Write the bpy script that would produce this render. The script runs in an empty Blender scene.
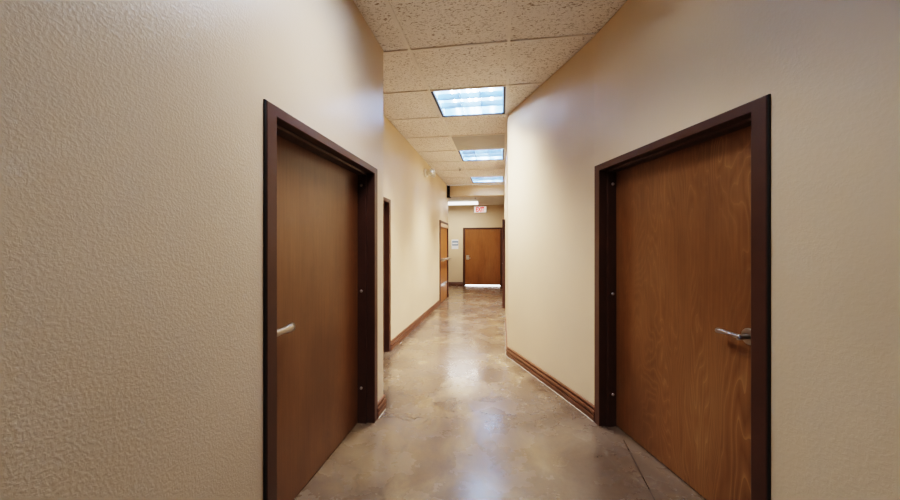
import bpy, bmesh, math
from mathutils import Vector, Matrix

C = bpy.context.scene.collection
# ------------------------------------------------------------------ dimensions
FPX = 350.0                       # focal length in pixels of the 900 px frame
TH = math.atan(52.0 / FPX)        # camera yaw away from the corridor axis
h = 1.40                          # eye height
Hc = 1.215 * h                    # ceiling height above the eye
ZC = h + Hc                       # corridor ceiling
XL = -0.726 * h                   # near left wall face
YLE = 2.08 * h                    # far end of the near left wall
XLC = -1.072 * h                  # recessed corridor left wall face
YLC = 6.97 * h                    # end of the corridor left wall
XRC = 0.052 * h                   # corridor right wall face
YF = 9.06 * h                     # far wall face
YB = -3.7                         # wall behind the viewpoint
YH0, YH1 = 6.86 * h, 7.02 * h     # ceiling header
ZHB = h + 1.005 * h               # header underside
ZR = h + 1.075 * h                # ceiling of the far lobby
XRL = -3.0 * h                    # lobby left wall
WT = 0.17                         # wall thickness


def cam2w(cx, cz):
    c, s = math.cos(TH), math.sin(TH)
    return Vector((cx * c - cz * s, cx * s + cz * c))


C0 = cam2w(0.530 * h, 3.22 * h)
C0.x = XRC
P1 = cam2w(0.822 * h, 2.09 * h)
dB = cam2w(0.1414, -0.99).normalized()
PB = P1 + dB * ((P1.y - YB) / -dB.y)

# ------------------------------------------------------------------ helpers
def new_obj(name, bm, mat, parent=None, smooth=False, bevel=0.0, seg=2):
    bmesh.ops.remove_doubles(bm, verts=bm.verts, dist=1e-6)
    bmesh.ops.recalc_face_normals(bm, faces=bm.faces)
    me = bpy.data.meshes.new(name)
    bm.to_mesh(me)
    bm.free()
    if smooth:
        for p in me.polygons:
            p.use_smooth = True
    o = bpy.data.objects.new(name, me)
    C.objects.link(o)
    for m in (mat if isinstance(mat, (list, tuple)) else [mat]):
        me.materials.append(m)
    if parent:
        o.parent = parent
    if bevel:
        b = o.modifiers.new('bevel', 'BEVEL')
        b.width = bevel
        b.segments = seg
        b.limit_method = 'ANGLE'
        b.angle_limit = math.radians(35)
    return o


def box(bm, x0, x1, y0, y1, z0, z1, mi=0):
    v = [bm.verts.new((x, y, z)) for x in (x0, x1) for y in (y0, y1) for z in (z0, z1)]
    for f in ((0, 1, 3, 2), (4, 6, 7, 5), (0, 4, 5, 1), (2, 3, 7, 6), (0, 2, 6, 4), (1, 5, 7, 3)):
        bm.faces.new([v[i] for i in f]).material_index = mi


def lathe(bm, prof, M=Matrix(), n=24):
    """prof: (radius, height) pairs; turned about local z, then moved by M."""
    rings = []
    for r, z in prof:
        if r < 1e-6:
            rings.append([bm.verts.new(M @ Vector((0, 0, z)))])
        else:
            rings.append([bm.verts.new(M @ Vector((r * math.cos(2 * math.pi * k / n), r * math.sin(2 * math.pi * k / n), z))) for k in range(n)])
    for a, b in zip(rings, rings[1:]):
        for k in range(n):
            k2 = (k + 1) % n
            if len(a) == 1 and len(b) == 1:
                continue
            if len(a) == 1:
                bm.faces.new((a[0], b[k], b[k2]))
            elif len(b) == 1:
                bm.faces.new((a[k], a[k2], b[0]))
            else:
                bm.faces.new((a[k], a[k2], b[k2], b[k]))
    for r in (rings[0], rings[-1]):
        if len(r) > 2:
            bm.faces.new(r)


def tube(bm, pts, radii, n=14, squash=1.0):
    """swept round bar; squash flattens it along local up."""
    rings = []
    for i, p in enumerate(pts):
        p = Vector(p)
        t = (Vector(pts[min(i + 1, len(pts) - 1)]) - Vector(pts[max(i - 1, 0)])).normalized()
        up = Vector((0, 0, 1)) if abs(t.z) < 0.9 else Vector((0, 1, 0))
        a = t.cross(up).normalized()
        b = a.cross(t).normalized()
        r = radii[i] if isinstance(radii, (list, tuple)) else radii
        rings.append([bm.verts.new(p + a * r * math.cos(2 * math.pi * k / n) + b * r * squash * math.sin(2 * math.pi * k / n)) for k in range(n)])
    for a, b in zip(rings, rings[1:]):
        for k in range(n):
            bm.faces.new((a[k], a[(k + 1) % n], b[(k + 1) % n], b[k]))
    bm.faces.new(rings[0])
    bm.faces.new(rings[-1])


def empty(name, M):
    o = bpy.data.objects.new(name, None)
    o.empty_display_size = 0.1
    C.objects.link(o)
    o.matrix_world = M
    return o


def tag(o, label, cat, group=None, kind=None):
    o['label'] = label
    o['category'] = cat
    if group:
        o['group'] = group
    if kind:
        o['kind'] = kind
    return o


def frame_mat(p, d):
    """local x along the wall (to the right when facing it), y into the wall, z up."""
    d = Vector(d).normalized()
    y = Vector((-d.y, d.x))
    return Matrix(((d.x, y.x, 0, p[0]), (d.y, y.y, 0, p[1]), (0, 0, 1, 0), (0, 0, 0, 1)))


# ------------------------------------------------------------------ materials
def mat(name, color=(0.8, 0.8, 0.8), rough=0.5, metal=0.0, spec=0.5):
    m = bpy.data.materials.new(name)
    m.use_nodes = True
    b = m.node_tree.nodes['Principled BSDF']
    b.inputs['Base Color'].default_value = (*color, 1)
    b.inputs['Roughness'].default_value = rough
    b.inputs['Metallic'].default_value = metal
    b.inputs['Specular IOR Level'].default_value = spec
    return m


class NT:
    def __init__(s, m):
        s.t = m.node_tree
        s.b = s.t.nodes['Principled BSDF']
        s.co = s.t.nodes.new('ShaderNodeTexCoord').outputs['Object']

    def n(s, typ, **kw):
        nd = s.t.nodes.new('ShaderNode' + typ)
        for k, v in kw.items():
            if hasattr(nd, k):
                setattr(nd, k, v)
            else:
                nd.inputs[k].default_value = v
        return nd

    def l(s, a, b):
        s.t.links.new(a, b)

    def mapped(s, scale, loc=(0, 0, 0)):
        m = s.n('Mapping')
        m.inputs['Scale'].default_value = scale
        m.inputs['Location'].default_value = loc
        s.l(s.co, m.inputs['Vector'])
        return m.outputs['Vector']

    def noise(s, vec, scale, detail=2.0, rough=0.5, dist=0.0):
        nd = s.n('TexNoise')
        nd.inputs['Scale'].default_value = scale
        nd.inputs['Detail'].default_value = detail
        nd.inputs['Roughness'].default_value = rough
        nd.inputs['Distortion'].default_value = dist
        s.l(vec, nd.inputs['Vector'])
        return nd.outputs['Fac']

    def ramp(s, fac, stops):
        r = s.n('ValToRGB')
        e = r.color_ramp.elements
        while len(e) < len(stops):
            e.new(0.5)
        for el, (p, c) in zip(e, stops):
            el.position = p
            el.color = (*c, 1) if len(c) == 3 else c
        s.l(fac, r.inputs['Fac'])
        return r.outputs['Color']

    def math(s, op, a, b=None, clamp=False):
        m = s.n('Math', operation=op, use_clamp=clamp)
        for i, v in enumerate((a, b)):
            if v is None:
                continue
            if isinstance(v, (int, float)):
                m.inputs[i].default_value = v
            else:
                s.l(v, m.inputs[i])
        return m.outputs[0]

    def mix(s, fac, a, b, blend='MIX'):
        m = s.n('Mix', data_type='RGBA', blend_type=blend)
        for i, v in ((0, fac), (6, a), (7, b)):
            if isinstance(v, (int, float)):
                m.inputs[i].default_value = v
            elif isinstance(v, tuple):
                m.inputs[i].default_value = (*v, 1)
            else:
                s.l(v, m.inputs[i])
        return m.outputs[2]

    def bump(s, height, strength, dist):
        b = s.n('Bump')
        b.inputs['Strength'].default_value = strength
        b.inputs['Distance'].default_value = dist
        s.l(height, b.inputs['Height'])
        s.l(b.outputs['Normal'], s.b.inputs['Normal'])
        return b


def g(v):
    return (v, v, v)


def wall_material(name, col, rough, peel, scale=70.0):
    m = mat(name, col, rough, 0, 0.5)
    t = NT(m)
    big = t.noise(t.co, 1.3, 3)
    c = t.ramp(big, [(0.3, tuple(x * 0.95 for x in col)), (0.7, tuple(min(1, x * 1.04) for x in col))])
    t.l(c, t.b.inputs['Base Color'])
    n1 = t.noise(t.co, scale, 2.5, 0.55, 0.4)
    n1 = t.ramp(n1, [(0.42, g(0)), (0.62, g(1))])
    n2 = t.noise(t.co, 14.0, 2)
    hh = t.math('ADD', n1, t.math('MULTIPLY', n2, 1.2))
    t.bump(hh, peel, 0.004)
    return m


WALLC = (0.62, 0.480, 0.318)
WALLN = (0.575, 0.443, 0.308)
M_WALL = wall_material("beige_orange_peel_paint", WALLN, 0.30, 0.14, 105)
M_WALLR = wall_material('beige_eggshell_paint', WALLC, 0.47, 0.08, 60)


def floor_material():
    m = mat('polished_stained_concrete', (0.3, 0.22, 0.16), 0.3)
    t = NT(m)
    a = t.noise(t.mapped((1, 1, 1), (3, 1, 0)), 0.9, 7, 0.62, 1.0)
    c1 = t.ramp(a, [(0.30, (0.066, 0.042, 0.029)), (0.44, (0.105, 0.073, 0.055)), (0.55, (0.135, 0.094, 0.067)), (0.68, (0.225, 0.152, 0.086))])
    b = t.noise(t.mapped((1.2, 0.9, 1), (7, 3, 1)), 2.0, 8, 0.66, 0.8)
    c2 = t.ramp(b, [(0.36, (0.078, 0.046, 0.027)), (0.50, (0.138, 0.087, 0.048)), (0.64, (0.25, 0.175, 0.098))])
    f = t.ramp(t.noise(t.mapped((1, 1, 1), (2, 9, 4)), 0.8, 5, 0.6), [(0.40, g(0)), (0.60, g(0.95))])
    c = t.mix(f, c1, c2)
    # pale worn scuffs
    w = t.ramp(t.noise(t.mapped((1.5, 0.8, 1), (11, 5, 2)), 1.9, 9, 0.72, 1.6), [(0.58, g(0)), (0.72, g(0.6))])
    c = t.mix(w, c, (0.260, 0.207, 0.155))
    sp = t.ramp(t.noise(t.co, 48, 4, 0.7), [(0.3, g(0.84)), (0.7, g(1.10))])
    c = t.mix(0.8, c, sp, 'MULTIPLY')
    # hairline cracks
    wv = t.n('TexVoronoi', feature='DISTANCE_TO_EDGE')
    wv.inputs['Scale'].default_value = 0.55
    dv = t.n('VectorMath', operation='ADD')
    t.l(t.co, dv.inputs[0])
    nz = t.n('TexNoise')
    nz.inputs['Scale'].default_value = 2.5
    nz.inputs['Detail'].default_value = 5
    t.l(t.co, nz.inputs['Vector'])
    sc = t.n('VectorMath', operation='SCALE')
    sc.inputs['Scale'].default_value = 0.55
    t.l(nz.outputs['Color'], sc.inputs[0])
    t.l(sc.outputs[0], dv.inputs[1])
    t.l(dv.outputs[0], wv.inputs['Vector'])
    cr = t.ramp(wv.outputs['Distance'], [(0.0, g(0.72)), (0.006, g(1))])
    c = t.mix(1.0, c, cr, 'MULTIPLY')
    # saw-cut joint beside the right-hand door
    sx = t.n('SeparateXYZ')
    t.l(t.co, sx.inputs[0])
    dj = t.math('ABSOLUTE', t.math('SUBTRACT', t.math('SUBTRACT', sx.outputs['X'], t.math('MULTIPLY', sx.outputs['Y'], 0.06)), (0.625 - 0.06 * 1.955) * h))
    jl = t.math('LESS_THAN', dj, 0.0035)
    jl = t.math('MULTIPLY', jl, t.math('LESS_THAN', sx.outputs['Y'], 1.93 * h))
    c = t.mix(jl, c, (0.018, 0.013, 0.010))
    t.l(c, t.b.inputs['Base Color'])
    r = t.ramp(t.noise(t.co, 3.0, 5, 0.6), [(0.3, g(0.20)), (0.7, g(0.33))])
    t.l(r, t.b.inputs['Roughness'])
    t.b.inputs['Coat Weight'].default_value = 0.6
    t.b.inputs['Coat Roughness'].default_value = 0.16
    t.bump(t.noise(t.co, 9.0, 5, 0.6), 0.06, 0.01)
    return m


def wood_material(name, dark, mid, light, figure=1.0, rough=0.33, seed=(0, 0, 0)):
    m = mat(name, mid, rough)
    t = NT(m)
    v = t.mapped((1.0, 1.0, 0.19), seed)
    n = t.noise(v, 2.9, 3.5, 0.45, 0.35)
    fr = t.math('FRACT', t.math('MULTIPLY', n, 42.0))
    line = t.ramp(fr, [(0.0, g(0.9)), (0.12, g(0.35)), (0.5, g(0)), (1.0, g(0.3))])
    patch = t.ramp(t.noise(t.mapped((1.3, 1, 0.45), (4 + seed[0], 2, 8)), 2.0, 2), [(0.34, g(0.0)), (0.58, g(1))])
    sx = t.n('SeparateXYZ')
    t.l(t.co, sx.inputs[0])
    fade = t.ramp(sx.outputs['X'], [(0.40, g(0.30)), (0.90, g(1))])
    line = t.math('MULTIPLY', line, t.math('MULTIPLY', fade, t.math('MULTIPLY', patch, figure)))
    base = t.ramp(t.noise(t.mapped((1.0, 1, 0.35), (1, seed[1], 5)), 2.2, 5, 0.6), [(0.30, dark), (0.52, mid), (0.78, tuple(a * 0.6 + b * 0.4 for a, b in zip(mid, light)))])
    grain = t.ramp(t.noise(t.mapped((75, 75, 2.6)), 1.0, 4, 0.65), [(0.32, g(0.78)), (0.68, g(1.10))])
    c = t.mix(0.75, base, grain, 'MULTIPLY')
    c = t.mix(line, c, light)
    t.l(c, t.b.inputs['Base Color'])
    t.bump(t.noise(t.mapped((90, 90, 3)), 1.0, 3), 0.06, 0.002)
    return m


M_FLOOR = floor_material()
M_LEAFL = wood_material('stained_birch_veneer_plain', (0.105, 0.043, 0.016), (0.155, 0.065, 0.024), (0.24, 0.115, 0.046), 0.35, 0.36, (3.1, 7, 0.4))
M_LEAFR = wood_material('stained_birch_veneer_figured', (0.120, 0.049, 0.017), (0.188, 0.079, 0.027), (0.36, 0.185, 0.075), 0.9, 0.36, (0.3, 2, 0.75))
M_LEAFF = wood_material('honey_stained_veneer', (0.21, 0.080, 0.022), (0.28, 0.112, 0.034), (0.40, 0.19, 0.07), 0.4, 0.35, (1.2, 5, 2.2))
M_BASE = wood_material('stained_oak_baseboard', (0.085, 0.032, 0.015), (0.135, 0.054, 0.027), (0.21, 0.095, 0.046), 0.2, 0.35, (6, 1, 1))


def frame_material():
    m = mat('dark_bronze_frame_enamel', (0.035, 0.014, 0.010), 0.42)
    t = NT(m)
    c = t.ramp(t.noise(t.co, 6, 3), [(0.3, (0.056, 0.022, 0.0135)), (0.7, (0.070, 0.028, 0.017))])
    t.l(c, t.b.inputs['Base Color'])
    t.bump(t.noise(t.co, 120, 2), 0.05, 0.001)
    return m


M_FRAME = frame_material()


def metal_material(name, col, rough, metal=1.0):
    m = mat(name, col, rough, metal)
    t = NT(m)
    r = t.ramp(t.noise(t.mapped((1, 1, 8)), 60, 3), [(0.3, g(max(0.02, rough - 0.06))), (0.7, g(rough + 0.06))])
    t.l(r, t.b.inputs['Roughness'])
    return m


M_CHROME = metal_material('satin_chrome', (0.72, 0.70, 0.68), 0.22)
M_NICKEL = metal_material('satin_nickel', (0.42, 0.38, 0.34), 0.34)
M_STEEL = metal_material('brushed_steel', (0.62, 0.61, 0.60), 0.30)
M_BLACK = metal_material('black_steel', (0.015, 0.015, 0.017), 0.45, 0.3)
M_HINGE = metal_material('dark_hinge_steel', (0.16, 0.14, 0.13), 0.38)


def plain(name, col, rough=0.5, var=0.05, scale=8.0):
    m = mat(name, col, rough)
    t = NT(m)
    c = t.ramp(t.noise(t.co, scale, 3), [(0.3, tuple(x * (1 - var) for x in col)), (0.7, tuple(min(1, x * (1 + var)) for x in col))])
    t.l(c, t.b.inputs['Base Color'])
    return m


M_WHITE = plain('white_enamel', (0.82, 0.82, 0.80), 0.4)
M_TBAR = plain('ceiling_grid_enamel', (0.78, 0.73, 0.68), 0.5)
M_VENT = plain('grey_perforated_panel', (0.42, 0.40, 0.375), 0.55, 0.04, 160)
M_VENT2 = plain('grey_panel_plate', (0.45, 0.43, 0.40), 0.55, 0.04, 160)
M_TAN = plain('tan_enamel', (0.50, 0.33, 0.21), 0.4)
M_IVORY = plain('ivory_plastic', (0.74, 0.70, 0.60), 0.35)
M_EDGESHADE = plain('painted_edge_shade', (0.012, 0.008, 0.007), 0.6)  # near-black, for the painted shade along frame edges
M_CAULK = plain('pale_caulk', (0.30, 0.26, 0.21), 0.6, 0.2, 30)
M_SIGNB = plain('blue_grey_sign_face', (0.24, 0.30, 0.36), 0.4)
M_LOBBY = plain('white_gypsum', (0.66, 0.62, 0.56), 0.7)


def tile_material():
    m = mat('fissured_acoustic_tile', (0.66, 0.58, 0.49), 0.85, 0, 0.2)
    t = NT(m)
    base = t.ramp(t.noise(t.co, 2.0, 3), [(0.3, (0.82, 0.765, 0.72)), (0.7, (0.87, 0.82, 0.78))])
    p1 = t.noise(t.mapped((48, 100, 40)), 1.0, 2.5, 0.55, 0.6)
    f1 = t.ramp(p1, [(0.36, g(1)), (0.43, g(0))])
    p2 = t.noise(t.mapped((190, 190, 190), (3, 1, 2)), 1.0, 1.5)
    f2 = t.ramp(p2, [(0.28, g(0.8)), (0.38, g(0))])
    f = t.math('MAXIMUM', f1, f2)
    c = t.mix(t.math('MULTIPLY', f, 0.85), base, (0.25, 0.195, 0.145))
    t.l(c, t.b.inputs['Base Color'])
    t.bump(t.math('MULTIPLY', f, -1.0), 0.5, 0.004)
    return m


M_TILE = tile_material()


def emit(name, col, strength):
    m = mat(name, (0.9, 0.9, 0.9), 0.4)
    b = m.node_tree.nodes['Principled BSDF']
    b.inputs['Emission Color'].default_value = (*col, 1)
    b.inputs['Emission Strength'].default_value = strength
    return m


M_TUBE = emit('glowing_fluorescent_tube', (0.93, 0.97, 1.0), 18.0)
M_TROUGH = emit('blue_glow_reflector', (0.30, 0.58, 0.95), 0.45)  # tube light on the housing put in as a weak blue glow
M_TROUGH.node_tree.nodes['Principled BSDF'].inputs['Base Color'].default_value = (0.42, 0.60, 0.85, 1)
M_LOUVRE = mat('semi_specular_louver', (0.40, 0.57, 0.78), 0.22, 0.6)
M_WRAP = emit('glowing_wraparound_lens', (1.0, 0.99, 0.97), 1.6)
M_DAY = emit('daylight_glow_outside', (0.95, 0.98, 1.0), 2.0)  # daylight outside put into the material as its own glow
M_EXITF = emit('lit_exit_face', (1.0, 0.97, 0.94), 0.30)
M_RED = emit('red_sign_letters', (1.0, 0.02, 0.02), 0.6)
M_RED.node_tree.nodes['Principled BSDF'].inputs['Base Color'].default_value = (0.8, 0.02, 0.02, 1)
M_LENS = mat('clear_lamp_lens', (0.95, 0.95, 0.92), 0.08)
M_LENS.node_tree.nodes['Principled BSDF'].inputs['Transmission Weight'].default_value = 0.75
M_REFL = metal_material('lamp_reflector', (0.55, 0.53, 0.48), 0.25)

# ------------------------------------------------------------------ the setting
def struct(o):
    o['kind'] = 'structure'
    return o


def wall(name, p, q, z1, m, holes=(), t=WT, z0=0.0):
    """inner face from p to q (left to right when facing it), holes = (s0, s1, ztop)."""
    p, q = Vector(p), Vector(q)
    L = (q - p).length
    bm = bmesh.new()
    s = 0.0
    for a, b, zt in sorted(holes):
        box(bm, s, a, 0, t, z0, z1)
        box(bm, a, b, 0, t, zt, z1)
        s = b
    box(bm, s, L, 0, t, z0, z1)
    o = new_obj(name, bm, m)
    o.matrix_world = frame_mat(p, q - p)
    return struct(o)


FW, FZ = 0.068, 0.047     # frame face width, head face height
HU = 0.032                # hole edge, measured out from the clear opening

# doors: (s0, s1) are the OUTER frame edges along the wall
D1 = (0.984 * h - YB, 1.952 * h - YB, h * 1.452)           # on wall_left, s measured from YB
D2 = (2.33 * h - (YLE - 0.12), 3.26 * h - (YLE - 0.12), h * 1.455)
LA = (P1 - C0).length
LB = (PB - P1).length
D3 = (0.090 * h, 1.039 * h, h * 1.460)                      # on wall_right_near
D4 = (5.97 * h - (YLE - 0.12), 6.91 * h - (YLE - 0.12), h * 1.470)
D5 = (YF - 6.72 * h, YF - 5.78 * h, h * 1.45)               # on corridor right wall, s from YF


def fx(px, Y):            # lateral position of a point seen at pixel column px at depth Y
    a = math.atan((px - 450) / FPX) - TH
    return Y * math.tan(a)


D6 = (fx(463.0, YF) - XRL, fx(502.4, YF) - XRL, h * 1.50)


def hole(D):
    return (D[0] + FW - HU, D[1] - FW + HU, D[2] - FZ + HU * FZ / FW)


wall('wall_left', (XL, YB), (XL, YLE), ZC, M_WALL, [hole(D1)])
wall('wall_left_return', (XL - WT, YLE), (XLC - 0.001, YLE), ZC, M_WALL, t=0.119)
w = wall('wall_left_corridor', (XLC, YLE - 0.12), (XLC, YLC), ZC, M_WALLR, [hole(D2), hole(D4)])
# the angled stretch eases into the door wall through a shallow curve
dA = (P1 - C0).normalized()
LC = 0.75
BEND = [C0]
for i in range(15):
    f = i / 14
    a, b = P1 - dA * LC, P1 + dB * 0.10
    BEND.append(a * (1 - f) ** 2 + P1 * 2 * f * (1 - f) + b * f * f)
bm = bmesh.new()
inn = [(bm.verts.new((p.x, p.y, 0)), bm.verts.new((p.x, p.y, ZC))) for p in BEND]
out = [(bm.verts.new((p.x + 0.17, p.y + 0.05, 0)), bm.verts.new((p.x + 0.17, p.y + 0.05, ZC))) for p in BEND]
for sec in (inn, out):
    for a, b in zip(sec, sec[1:]):
        bm.faces.new((a[0], b[0], b[1], a[1]))
for k in (0, -1):
    bm.faces.new((inn[k][0], inn[k][1], out[k][1], out[k][0]))
for k in (0, 1):
    bm.faces.new([v[k] for v in inn] + [v[k] for v in reversed(out)])
struct(new_obj('wall_right_angle', bm, M_WALLR))
PS = BEND[-1]
hd3 = hole(D3)
wall('wall_right', PS, PB, ZC, M_WALLR, [(hd3[0] - 0.10, hd3[1] - 0.10, hd3[2])])
wall('wall_right_corridor', (XRC, YF), (XRC, C0.y), ZC, M_WALLR, [hole(D5)])
wall('wall_far', (XRL, YF), (XRC + WT, YF), ZC, M_WALLR, [hole(D6)])
wall('wall_lobby_left', (XRL, YLC), (XRL, YF), ZC, M_WALLR)
wall('wall_lobby_front', (XLC - WT, YLC), (XRL, YLC), ZC, M_WALLR)
wall('wall_back', (PB.x + 0.3, YB), (XL - WT, YB), ZC, M_WALL)

bm = bmesh.new()
box(bm, XRL - 0.4, PB.x + 0.8, YB - 0.4, YF + 0.9, -0.06, 0.0)
struct(new_obj('floor', bm, M_FLOOR))

# dropped header across the corridor end, and the lobby ceiling behind it
bm = bmesh.new()
box(bm, XLC, XRC, YH0, YH1, ZHB, ZC)
struct(new_obj('trim_1', bm, M_WALLR))
bm = bmesh.new()
box(bm, XRL, XRC, YH1 if False else YLC + 0.0, YF, ZR, ZR + 0.05)
o = struct(new_obj('ceiling_lobby', bm, M_LOBBY))

# suspended ceiling: tiles with openings for the fixtures, and the T-bar grid
TW, TD = 0.498 * Hc, 0.468 * Hc
GX, GY = 0.033 * Hc, 1.735 * Hc
LIGHT_ROWS = (-5, -2, 1, 4, 7)
VENT_ROW = 3
bm = bmesh.new()
grid = bmesh.new()
j0, j1, k0, k1 = -2, 5, -8, 9
for j in range(j0, j1):
    for k in range(k0, k1):
        if j == -1 and (k in LIGHT_ROWS or k == VENT_ROW):
            continue
        x0, x1 = GX + j * TW, GX + (j + 1) * TW
        y0, y1 = GY + k * TD, GY + (k + 1) * TD
        y1 = min(y1, YH0)
        if y1 <= y0:
            continue
        box(bm, x0, x1, y0, y1, ZC + 0.011, ZC + 0.03)
struct(new_obj('ceiling', bm, M_TILE))
YG0, YG1 = GY + k0 * TD, YH0
for j in range(j0, j1 + 1):
    x = GX + j * TW
    box(grid, x - 0.014, x + 0.014, YG0, YG1, ZC - 0.001, ZC + 0.0105)
for k in range(k0, k1 + 1):
    y = GY + k * TD
    if y < YH0 - 0.02:
        box(grid, GX + j0 * TW, GX + j1 * TW, y - 0.010, y + 0.010, ZC - 0.0004, ZC + 0.0105)
struct(new_obj('trim_2', grid, M_TBAR))


# ------------------------------------------------------------------ baseboards
BH = 0.122
BPROF = [(0, 0), (0.020, 0), (0.021, 0.040), (0.018, 0.046), (0.008, 0.049), (0.008, 0.054), (0.019, 0.056), (0.021, 0.066),
         (0.020, 0.080), (0.015, 0.087), (0.007, 0.089), (0.007, 0.094), (0.012, 0.100), (0.015, 0.104), (0.015, 0.112), (0.009, 0.119), (0, 0.122)]


def baseboard(name, pts, caulk=False):
    """polyline of wall-face points, wall on the left hand... inner side to the right of travel is the room."""
    pts = [Vector(p) for p in pts]
    bm = bmesh.new()
    secs = []
    nrm = []
    for a, b in zip(pts, pts[1:]):
        d = (b - a).normalized()
        nrm.append(Vector((d.y, -d.x)))      # room side when walking left to right facing the wall
    for i, p in enumerate(pts):
        if i == 0:
            n, k = nrm[0], 1.0
        elif i == len(pts) - 1:
            n, k = nrm[-1], 1.0
        else:
            n = (nrm[i - 1] + nrm[i]).normalized()
            k = 1.0 / max(0.3, n.dot(nrm[i]))
        secs.append([bm.verts.new((p.x + n.x * k * u, p.y + n.y * k * u, z)) for u, z in BPROF])
    for a, b in zip(secs, secs[1:]):
        for i in range(len(BPROF)):
            i2 = (i + 1) % len(BPROF)
            bm.faces.new((a[i], a[i2], b[i2], b[i]))
    bm.faces.new(secs[0])
    bm.faces.new(secs[-1])
    o = struct(new_obj(name, bm, M_BASE))
    if caulk:
        bm = bmesh.new()
        for (a, b), n in zip(zip(pts, pts[1:]), nrm):
            v = []
            for p in (a, b):
                v.append([bm.verts.new((p.x + n.x * u, p.y + n.y * u, z)) for u, z in ((0.019, 0.001), (0.025, 0.001), (0.0205, 0.005))])
            for i in range(3):
                bm.faces.new((v[0][i], v[0][(i + 1) % 3], v[1][(i + 1) % 3], v[1][i]))
        new_obj('caulk_bead', bm, M_CAULK, o)
    return o


def along(p, q, s):
    p, q = Vector(p), Vector(q)
    return p + (q - p).normalized() * s


A0, A1 = (XL, YB), (XL, YLE)
baseboard('baseboard_left_near', [A0, along(A0, A1, D1[0])])
baseboard('baseboard_left', [along(A0, A1, D1[1]), A1, (XLC, YLE)], True)
B0, B1 = (XLC, YLE - 0.12), (XLC, YLC)
baseboard('baseboard_left_corridor', [along(B0, B1, D2[1]), along(B0, B1, D4[0])])
baseboard('baseboard_left_end', [along(B0, B1, D4[1]), B1, (XRL, YLC)])
baseboard('baseboard_right', [C0 + Vector((0, 1.4 * h))] + BEND + [along(P1, PB, D3[0])], True)
baseboard('baseboard_right_near', [along(P1, PB, D3[1]), PB])
R0, R1 = (XRC, YF), (XRC, C0.y)
baseboard('baseboard_right_corridor', [along(R0, R1, 0.022), along(R0, R1, D5[0])])
F0, F1 = (XRL, YF), (XRC, YF)
baseboard('baseboard_far', [(XRL, YF), along(F0, F1, D6[0])])


# ------------------------------------------------------------------ doors
def sweep_frame(bm, o0, o1, zt, prof, rz):
    secs = []
    for u, d in prof:
        secs.append([bm.verts.new((o0 - u, -d, 0)), bm.verts.new((o0 - u, -d, zt + u * rz)),
                     bm.verts.new((o1 + u, -d, zt + u * rz)), bm.verts.new((o1 + u, -d, 0))])
    n = len(secs)
    for i in range(n):
        a, b = secs[i], secs[(i + 1) % n]
        for k in range(3):
            bm.faces.new((a[k], a[k + 1], b[k + 1], b[k]))
    bm.faces.new([s[0] for s in secs])
    bm.faces.new([s[3] for s in secs])


def lever(root, x, z, yf, side, m, drop=0.0, length=0.125, bow=0.0, tall=0.85):
    """lever handle on a leaf face at local y=yf, projecting to -y; points to side (+1 right, -1 left)."""
    Mx = Matrix.Translation((x, yf, z)) @ Matrix.Rotation(math.pi / 2, 4, 'X')
    bm = bmesh.new()
    lathe(bm, [(0.0, 0.0), (0.041, 0.0), (0.041, 0.006), (0.036, 0.012), (0.020, 0.014), (0.0, 0.014)], Mx, 28)
    rose = new_obj('rose', bm, m, None, True, 0.001)
    bm = bmesh.new()
    lathe(bm, [(0.0, 0.010), (0.013, 0.010), (0.012, 0.045), (0.014, 0.052), (0.014, 0.068), (0.009, 0.073), (0.0, 0.074)], Mx, 20)
    y = yf - 0.060
    pts, rr = [], []
    for i in range(9):
        f = i / 8
        pts.append((x + side * (-0.004 + (length + 0.004) * f), y + 0.012 * f * f, z - drop * f + bow * math.sin(math.pi * f)))
        rr.append(0.0145 - 0.003 * math.sin(math.pi * min(1, f * 1.2)) + (0.001 if f > 0.7 else 0))
    tube(bm, pts, rr, 14, tall)
    hd = new_obj('lever_handle', bm, m, root, True)
    rose.parent = hd
    return hd


PROF_DEEP = [(FW, 0), (FW, 0.013), (FW - 0.003, 0.015), (0.003, 0.015), (0, 0.013), (0, -0.048), (-0.020, -0.050), (-0.020, -0.118), (0, -0.118),
             (0, -0.168), (HU - 0.001, -0.168), (HU - 0.001, 0)]
PROF_FLUSH = [(FW, 0), (FW, 0.018), (FW - 0.003, 0.020), (0.003, 0.020), (0, 0.018), (0, -0.058), (-0.020, -0.058), (-0.020, -0.125),
              (HU - 0.001, -0.125), (HU - 0.001, 0)]


PROF_PROUD = [(u, d + 0.045 if d > 0.01 else d) for u, d in PROF_FLUSH]


def door(n, p, q, D, leaf_mat, deep=True, gap=0.008, label=None, prof=PROF_FLUSH):
    """a hollow-metal frame and flush veneer leaf set into the wall running p to q."""
    p, q = Vector(p), Vector(q)
    d = (q - p).normalized()
    pos = p + d * D[0]
    root = empty('door_%d' % n, frame_mat(pos, d))
    root['kind'] = 'structure'
    if label:
        root['label'] = label
        root['category'] = 'door'
    W = D[1] - D[0]
    zt = D[2] - FZ
    o0, o1 = FW, W - FW
    bm = bmesh.new()
    sweep_frame(bm, o0, o1, zt, PROF_DEEP if deep else prof, FZ / FW)
    new_obj('frame', bm, M_FRAME, root)
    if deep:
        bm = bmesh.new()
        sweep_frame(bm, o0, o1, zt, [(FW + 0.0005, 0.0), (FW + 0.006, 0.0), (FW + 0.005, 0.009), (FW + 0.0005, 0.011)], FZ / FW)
        new_obj('edge_shade_strip', bm, M_EDGESHADE, root)  # dark strip stands in for shade on the frame's outer side return
    y0 = 0.1185 if deep else 0.006
    bm = bmesh.new()
    box(bm, o0 + 0.004, o1 - 0.004, y0, y0 + 0.045, gap, zt - 0.004)
    lf = new_obj('leaf', bm, leaf_mat, root, False, 0.0015)
    return root, o0, o1, zt, y0, lf


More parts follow.
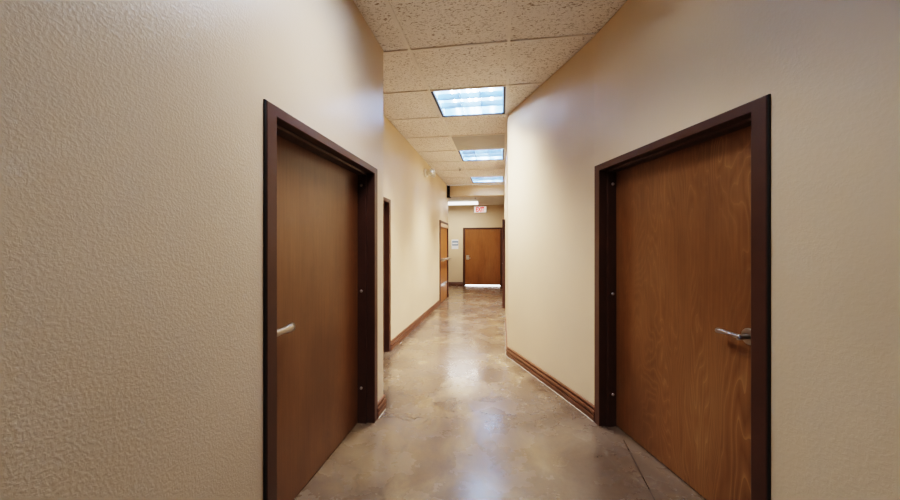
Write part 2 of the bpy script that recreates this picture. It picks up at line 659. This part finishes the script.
def silencers(root, x, side, zs, yy):
    for z in zs:
        bm = bmesh.new()
        lathe(bm, [(0.0, 0.0), (0.012, 0.0), (0.012, 0.004), (0.008, 0.008), (0.0, 0.010)],
              Matrix.Translation((x, yy, z)) @ Matrix.Rotation(side * math.pi / 2, 4, 'Y'), 14)
        new_obj('screw_head', bm, M_STEEL, root, True)


def hinges(root, x, yf, zs, side):
    for z in zs:
        bm = bmesh.new()
        lathe(bm, [(0.0, -0.060), (0.006, -0.058), (0.0085, -0.055), (0.0085, 0.055), (0.006, 0.058), (0.0, 0.060)],
              Matrix.Translation((x, yf - 0.010, z)), 12)
        box(bm, x - 0.035 if side > 0 else x, x if side > 0 else x + 0.035, yf - 0.014, yf - 0.006, z - 0.055, z + 0.055)
        new_obj('hinge', bm, M_HINGE, root)


# near left door
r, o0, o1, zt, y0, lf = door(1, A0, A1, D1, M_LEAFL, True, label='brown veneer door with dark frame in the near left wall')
lever(r, o0 + 0.075, 0.985, y0, 1, M_NICKEL, 0.004, 0.175, 0.0, 1.45)
silencers(r, o1 - 0.020, -1, (0.28, 1.05, 1.89), 0.088)
# recessed corridor door behind the corner
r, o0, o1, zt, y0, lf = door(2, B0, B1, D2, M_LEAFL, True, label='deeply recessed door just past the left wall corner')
lever(r, o0 + 0.075, 0.985, y0, 1, M_CHROME)
# near right door
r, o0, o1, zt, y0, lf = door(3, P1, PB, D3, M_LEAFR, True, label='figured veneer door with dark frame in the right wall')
lever(r, o1 - 0.118, 0.968, y0, -1, M_NICKEL, -0.002, 0.128, 0.004)
silencers(r, o0 + 0.020, 1, (0.25, 1.035, 1.89), 0.088)
# far left corridor door with visible hinges, lever and kick plate
r, o0, o1, zt, y0, lf = door(4, B0, B1, D4, M_LEAFF, False, label='honey coloured hinged door at the far end of the left wall')
bm = bmesh.new()
tube(bm, [(o0 + 0.10, y0 - 0.085, 1.08), (o1 - 0.06, y0 - 0.085, 1.08)], 0.024, 14, 0.9)
bar = new_obj('push_bar', bm, M_STEEL, r)
for x0, x1 in ((o0 + 0.09, o0 + 0.17), (o1 - 0.13, o1 - 0.05)):
    bm = bmesh.new()
    box(bm, x0, x1, y0 - 0.085, y0, 1.045, 1.115)
    new_obj('bar_mount', bm, M_STEEL, bar, False, 0.006)
bm = bmesh.new()
box(bm, o0 + 0.02, o1 - 0.02, y0 - 0.03, y0, zt - 0.105, zt - 0.012)
new_obj('head_strip', bm, M_TAN, r, False, 0.004)  # tan strip across the leaf, just below the frame head
hinges(r, o0 + 0.002, 0.0, (0.22, 0.93, 1.78), 1)
bm = bmesh.new()
box(bm, o0 + 0.03, o1 - 0.03, y0 - 0.004, y0, 0.415, 0.475)
new_obj('kick_plate', bm, M_STEEL, r)
# door in the corridor's right wall
r, o0, o1, zt, y0, lf = door(5, R0, R1, D5, M_LEAFF, False, label='narrowly seen door frame in the far right corridor wall', prof=PROF_PROUD)
lever(r, o0 + 0.085, 0.97, y0, 1, M_STEEL)
hinges(r, o1 - 0.002, 0.0, (0.22, 0.93, 1.78), -1)
# far exit door with daylight under it
r, o0, o1, zt, y0, lf = door(6, F0, F1, D6, M_LEAFF, False, 0.034, label='honey coloured exit door in the far end wall with daylight under it')
bm = bmesh.new()
box(bm, o0 + 0.05, o0 + 0.155, y0 - 0.012, y0, 0.94, 1.10)
pl = new_obj('lock_plate', bm, M_STEEL, r, False, 0.004)
lever(r, o0 + 0.10, 1.00, y0, 1, M_STEEL, 0.0, 0.11)
bm = bmesh.new()
box(bm, o0, o1, 0.0, 0.50, 0.0005, 0.004)
new_obj('door_gap_glow', bm, M_DAY, r)  # glowing slab stands in for daylight through the door gap
# end closer panel, painted daylight glow, so the door does not open on nothing
bm = bmesh.new()
box(bm, o0 - 0.1, o1 + 0.1, 0.52, 0.56, 0.0, 0.30)
new_obj('outside_glow_panel', bm, M_DAY, r)


# ------------------------------------------------------------------ ceiling fixtures
LW = 0.476 * Hc
LD = 0.452 * Hc


def troffer():
    root = empty('troffer_light', Matrix())
    a, b = LW / 2, LD / 2
    bm = bmesh.new()
    # black reveal round the opening
    t = 0.020
    for x0, x1, y0, y1 in ((-a, -a + t, -b, b), (a - t, a, -b, b), (-a + t, a - t, -b, -b + 0.008), (-a + t, a - t, b - 0.008, b)):
        box(bm, x0, x1, y0, y1, 0.002, 0.016)
    new_obj('bezel', bm, M_BLACK, root)
    bm = bmesh.new()
    # open-bottomed housing
    for x0, x1, y0, y1, z0, z1 in ((-a + t, -a + t + 0.01, -b, b, 0.016, 0.17), (a - t - 0.01, a - t, -b, b, 0.016, 0.17),
                                   (-a + t, a - t, -b, b, 0.17, 0.18)):
        box(bm, x0, x1, y0, y1, z0, z1)
    new_obj('housing', bm, M_TROUGH, root)
    for y0, y1 in ((-b, -b + 0.01), (b - 0.01, b)):
        bm = bmesh.new()
        box(bm, -a + t, a - t, y0, y1, 0.016, 0.17)
        new_obj('end_plate', bm, M_LOUVRE, root)
    bm = bmesh.new()
    iw, idp = a - t - 0.010, b - 0.010
    for f in (0.345, 0.66):
        x = -iw + 2 * iw * f
        v = [bm.verts.new((x + dx, yy, z)) for yy in (-idp, idp) for dx, z in ((-0.016, 0.074), (0.016, 0.074), (0.002, 0.008), (-0.002, 0.008))]
        for k in range(4):
            bm.faces.new((v[k], v[(k + 1) % 4], v[4 + (k + 1) % 4], v[4 + k]))
        bm.faces.new(v[:4]); bm.faces.new(v[4:])
    for f in (0.333, 0.667):
        y = -idp + 2 * idp * f
        v = [bm.verts.new((xx, y + dy, z)) for xx in (-iw, iw) for dy, z in ((-0.016, 0.072), (0.016, 0.072), (0.002, 0.009), (-0.002, 0.009))]
        for k in range(4):
            bm.faces.new((v[k], v[(k + 1) % 4], v[4 + (k + 1) % 4], v[4 + k]))
        bm.faces.new(v[:4]); bm.faces.new(v[4:])
    new_obj('louver', bm, M_LOUVRE, root)
    for f in (0.21, 0.46, 0.56, 0.82):
        bm = bmesh.new()
        x = -iw + 2 * iw * f
        tube(bm, [(x, -idp + 0.004, 0.128), (x, idp - 0.004, 0.128)], 0.015, 12)
        new_obj('tube', bm, M_TUBE, root, True)
    return root


LABELS = {
    -5: 'square louvered ceiling light furthest behind the viewpoint',
    -2: 'square louvered ceiling light overhead before the first visible one',
    1: 'large nearest louvered ceiling light with four bright tubes and black side edges',
    4: 'middle louvered ceiling light directly beyond the plain grey ceiling panel',
    7: 'small farthest louvered ceiling light just before the beige header',
}


def dup(root):
    r = root.copy()
    C.objects.link(r)
    for ch in list(root.children):
        c = ch.copy()
        C.objects.link(c)
        c.parent = r
    return r


proto = troffer()
cx = GX - TW / 2
for i, k in enumerate((1, 4, 7, -2, -5)):
    o = proto if i == 0 else dup(proto)
    cy = GY + (k + 0.5) * TD
    o.location = (cx, cy, ZC)
    tag(o, LABELS[k], 'ceiling light', 'louvered ceiling lights')

LAMP_W = {-5: 3, -2: 12, 1: 40, 4: 42, 7: 42}
for k in LIGHT_ROWS:
    L = bpy.data.lights.new('louver_lamp', 'AREA')
    L.shape = 'RECTANGLE'
    L.size, L.size_y = LW - 0.08, LD - 0.06
    L.energy = LAMP_W[k]
    L.color = (1.0, 0.985, 0.955)
    L.spread = math.radians(120 if k == -2 else 97)
    lo = bpy.data.objects.new('louver_lamp', L)
    C.objects.link(lo)
    lo.location = (cx, GY + (k + 0.5) * TD, ZC - 0.003)

# flush grey air panel
root = empty('air_panel', Matrix.Translation((cx, GY + (VENT_ROW + 0.5) * TD, ZC)))
tag(root, 'flat grey square air return panel set in the ceiling between two lights', 'ceiling vent')
a, b = TW / 2 - 0.013, TD / 2 - 0.009
bm = bmesh.new()
box(bm, -a, a, -b, b, 0.004, 0.02)
new_obj('panel', bm, M_VENT, root)
bm = bmesh.new()
v = [bm.verts.new((x * a, y * b, 0.0025)) for x, y in ((0, -0.72), (0.72, 0), (0, 0.72), (-0.72, 0))]
v2 = [bm.verts.new((x * a, y * b, 0.0042)) for x, y in ((0, -0.82), (0.82, 0), (0, 0.82), (-0.82, 0))]
bm.faces.new(v)
bm.faces.new(v2)
for k in range(4):
    bm.faces.new((v[k], v[(k + 1) % 4], v2[(k + 1) % 4], v2[k]))
new_obj('diamond_plate', bm, M_VENT2, root)


def sprinkler(x, y, z, label):
    root = empty('ceiling_sprinkler', Matrix.Translation((x, y, z)))
    root.scale = (1.0, 1.0, 0.62)
    tag(root, label, 'sprinkler', 'ceiling sprinkler heads')
    bm = bmesh.new()
    lathe(bm, [(0.0, 0.003), (0.042, 0.003), (0.042, -0.002), (0.030, -0.010), (0.018, -0.012), (0.0, -0.012)], Matrix(), 20)
    new_obj('escutcheon', bm, M_STEEL, root, True)
    bm = bmesh.new()
    lathe(bm, [(0.0, -0.010), (0.011, -0.010), (0.011, -0.024), (0.006, -0.028), (0.005, -0.058), (0.0, -0.058)], Matrix(), 12)
    for s in (-1, 1):
        tube(bm, [(s * 0.009, 0, -0.022), (s * 0.020, 0, -0.038), (s * 0.005, 0, -0.057)], 0.003, 8)
    new_obj('body', bm, M_HINGE, root)
    bm = bmesh.new()
    lathe(bm, [(0.0, -0.057), (0.022, -0.058), (0.024, -0.061), (0.0, -0.062)], Matrix(), 16)
    new_obj('deflector', bm, M_HINGE, root)


sprinkler(fx(460, 5.40 * h), 5.40 * h, ZC + 0.002, 'small dark sprinkler head on the tiled ceiling near the third light')
sprinkler(fx(475.3, 7.62 * h), 7.62 * h, ZR, 'tiny sprinkler head on the white lobby ceiling beside the long tube fixture')

# twin-head emergency light on the corridor's left wall
YE = 4.85 * h
root = empty('emergency_light', Matrix.Translation((XLC, YE, h + 1.045 * h)))
tag(root, 'ivory twin-head emergency light high on the left corridor wall', 'emergency light')
bm = bmesh.new()
M0 = Matrix.Rotation(math.pi / 2, 4, 'Y')
lathe(bm, [(0.0, 0.0), (0.092, 0.0), (0.092, 0.018), (0.080, 0.030), (0.0, 0.036)],
      Matrix.Scale(1.0, 4) @ Matrix.Diagonal((1, 1.9, 0.85, 1)) @ M0, 32)
new_obj('back_plate', bm, M_IVORY, root, True)
bm = bmesh.new()
lathe(bm, [(0.0, 0.03), (0.06, 0.03), (0.058, 0.075), (0.045, 0.095), (0.0, 0.1)], Matrix.Diagonal((1, 1.3, 0.8, 1)) @ M0, 24)
new_obj('body', bm, M_IVORY, root, True)
for s in (-1, 1):
    Mh = Matrix.Translation((0.085, s * 0.085, 0.0)) @ Matrix.Rotation(math.radians(-90 * 1.0), 4, 'X') @ Matrix.Rotation(math.radians(35), 4, 'Y')
    Mh = Matrix.Translation((0.13, s * 0.09, 0.0)) @ Matrix.Scale(1.15, 4) @ Matrix.Rotation(math.radians(90 - 8), 4, 'Y') @ Matrix.Rotation(math.radians(s * -28), 4, 'X')
    bm = bmesh.new()
    lathe(bm, [(0.0, -0.055), (0.022, -0.052), (0.040, -0.030), (0.056, 0.010), (0.062, 0.030), (0.058, 0.032), (0.034, -0.010), (0.0, -0.022)], Mh, 24)
    hd = new_obj('lamp_head', bm, [M_IVORY], root, True)
    bm = bmesh.new()
    lathe(bm, [(0.0, 0.046), (0.030, 0.043), (0.057, 0.031), (0.056, 0.028), (0.0, 0.028)], Mh, 24)
    new_obj('lens', bm, M_REFL, hd, True)

# surface fluorescent in the lobby
xe = fx(478.6, 8.12 * h)
root = empty('ceiling_strip_light', Matrix.Translation((xe, 8.12 * h, ZR)))
tag(root, 'long white surface fluorescent light on the lobby ceiling beyond the header', 'ceiling light')
LL = 1.30 * h
bm = bmesh.new()
box(bm, -LL + 0.01, -0.012, 0.0, 0.22, -0.028, 0.0)
new_obj('housing', bm, M_WHITE, root)
bm = bmesh.new()
pr = [(0.0, -0.026), (-0.004, -0.060), (0.015, -0.092), (0.05, -0.110), (0.17, -0.110), (0.205, -0.092), (0.224, -0.060), (0.22, -0.026)]
s0 = [bm.verts.new((-LL + 0.02, y, z)) for y, z in pr]
s1 = [bm.verts.new((-0.022, y, z)) for y, z in pr]
for k in range(len(pr)):
    bm.faces.new((s0[k], s0[(k + 1) % len(pr)], s1[(k + 1) % len(pr)], s1[k]))
bm.faces.new(s0); bm.faces.new(s1)
new_obj('lens', bm, M_WRAP, root)
for x0, x1 in ((-LL, -LL + 0.02), (-0.022, 0.0)):
    bm = bmesh.new()
    s0 = [bm.verts.new((x0, y * 1.02 - 0.002, z * 1.03)) for y, z in pr]
    s1 = [bm.verts.new((x1, y * 1.02 - 0.002, z * 1.03)) for y, z in pr]
    for k in range(len(pr)):
        bm.faces.new((s0[k], s0[(k + 1) % len(pr)], s1[(k + 1) % len(pr)], s1[k]))
    bm.faces.new(s0); bm.faces.new(s1)
    new_obj('end_cap', bm, M_WHITE, root)
for nm, e, x, y, sx, sy, z in (('lobby_lamp', 30, xe - LL / 2, 8.12 * h + 0.11, LL - 0.1, 0.2, ZR - 0.115),):
    L = bpy.data.lights.new(nm, 'AREA')
    L.shape = 'RECTANGLE'
    L.size, L.size_y, L.energy, L.color = sx, sy, e, (1.0, 0.98, 0.95)
    lo = bpy.data.objects.new(nm, L)
    C.objects.link(lo)
    lo.location = (x, y, z)

# exit sign on the far wall
zx0, zx1 = h + (247 - 213.2) / 347 * YF, h + (247 - 206.9) / 347 * YF
x0, x1 = fx(474.0, YF), fx(486.6, YF)
root = empty('exit_sign', Matrix.Translation(((x0 + x1) / 2, YF, (zx0 + zx1) / 2)))
tag(root, 'white exit sign with red letters above the far door', 'exit sign')
hw, hz = (x1 - x0) / 2, (zx1 - zx0) / 2
bm = bmesh.new()
box(bm, -hw, hw, -0.06, 0.0, -hz, hz)
new_obj('housing', bm, M_WHITE, root, False, 0.006)
bm = bmesh.new()
box(bm, -hw + 0.012, hw - 0.012, -0.063, -0.0595, -hz + 0.012, hz - 0.012)
new_obj('face', bm, M_EXITF, root)


def text(name, body, m, parent, height, loc, width=None):
    cu = bpy.data.curves.new(name + '_curve', 'FONT')
    cu.body = body
    cu.align_x = 'CENTER'
    cu.align_y = 'CENTER'
    cu.extrude = 0.02
    cu.offset = 0.04
    tmp = bpy.data.objects.new(name + '_tmp', cu)
    C.objects.link(tmp)
    bpy.context.view_layer.update()
    me = bpy.data.meshes.new_from_object(tmp.evaluated_get(bpy.context.evaluated_depsgraph_get()))
    C.objects.unlink(tmp)
    bpy.data.objects.remove(tmp)
    me.name = name
    xs = [v.co.x for v in me.vertices]; ys = [v.co.y for v in me.vertices]
    mx, my = (max(xs) + min(xs)) / 2, (max(ys) + min(ys)) / 2
    k = height / (max(ys) - min(ys))
    kx = k if width is None else width / (max(xs) - min(xs))
    for v in me.vertices:
        x, y, z = (v.co.x - mx) * kx, (v.co.y - my) * k, v.co.z * k
        v.co = (x, -z, y)
    me.materials.clear()
    me.materials.append(m)
    o = bpy.data.objects.new(name, me)
    C.objects.link(o)
    o.parent = parent
    o.location = loc
    return o


text('lettering', 'EXIT', M_RED, root, hz * 1.45, (0.0, -0.0645, 0.0), hw * 1.30)

# wall plaque left of the far door
x0, x1 = fx(451.6, YF), fx(458.4, YF)
zp = lambda py: h + (247 - py) / 347 * YF
root = empty('wall_plaque', Matrix.Translation(((x0 + x1) / 2, YF, zp(249))))
tag(root, 'white wall plaque with a blue-grey panel left of the far door', 'sign')
hw = (x1 - x0) / 2
H = zp(239.6) - zp(249)
bm = bmesh.new()
box(bm, -hw, hw, -0.012, 0, 0, H)
new_obj('backing', bm, M_WHITE, root, False, 0.003)
bm = bmesh.new()
box(bm, -hw * 0.82, hw * 0.95, -0.020, -0.011, H * 0.36, H * 0.88)
new_obj('sign_face', bm, M_SIGNB, root)
bm = bmesh.new()
box(bm, -hw * 0.7, hw * 0.8, -0.023, -0.0195, H * 0.52, H * 0.66)
new_obj('pale_band', bm, M_WHITE, root)

# black bracket at the left end of the header
root = empty('steel_bracket', Matrix.Translation((XLC, YH0, ZHB - 0.03)))
tag(root, 'black steel bracket at the left end of the beige ceiling header', 'bracket')
Hb = ZC - ZHB + 0.02
bm = bmesh.new()
box(bm, 0.0, 0.012, -0.10, 0.0, 0.0, Hb)
box(bm, 0.0, 0.075, -0.022, -0.008, 0.0, Hb)
box(bm, 0.063, 0.075, -0.07, -0.008, 0.0, Hb)
new_obj('channel', bm, M_BLACK, root)
bm = bmesh.new()
box(bm, 0.0, 0.10, -0.12, 0.06, -0.016, 0.0)
new_obj('foot_plate', bm, M_BLACK, root)
for z in (0.06, Hb - 0.08):
    bm = bmesh.new()
    lathe(bm, [(0.0, 0.0), (0.012, 0.0), (0.012, 0.008), (0.0, 0.009)], Matrix.Translation((0.040, -0.022, z)) @ Matrix.Rotation(math.pi / 2, 4, 'X'), 6)
    new_obj('bolt', bm, M_HINGE, root)

# ------------------------------------------------------------------ world, camera, view
wd = bpy.data.worlds.new('world')
bpy.context.scene.world = wd
wd.use_nodes = True
wd.node_tree.nodes['Background'].inputs[0].default_value = (0.8, 0.85, 0.9, 1)
wd.node_tree.nodes['Background'].inputs[1].default_value = 0.3

cd = bpy.data.cameras.new('camera')
cd.sensor_width = 36
cd.sensor_fit = 'HORIZONTAL'
cd.lens = FPX / 900 * 36
cd.shift_y = -3.0 / 900
cd.clip_start = 0.02
co = bpy.data.objects.new('camera', cd)
C.objects.link(co)
co.location = (0, 0, h)
co.rotation_euler = (math.pi / 2, 0, TH)
sc = bpy.context.scene
sc.camera = co
sc.view_settings.view_transform = 'Filmic'
sc.view_settings.look = 'High Contrast'
sc.view_settings.exposure = 0.80
sc.view_settings.gamma = 1.0
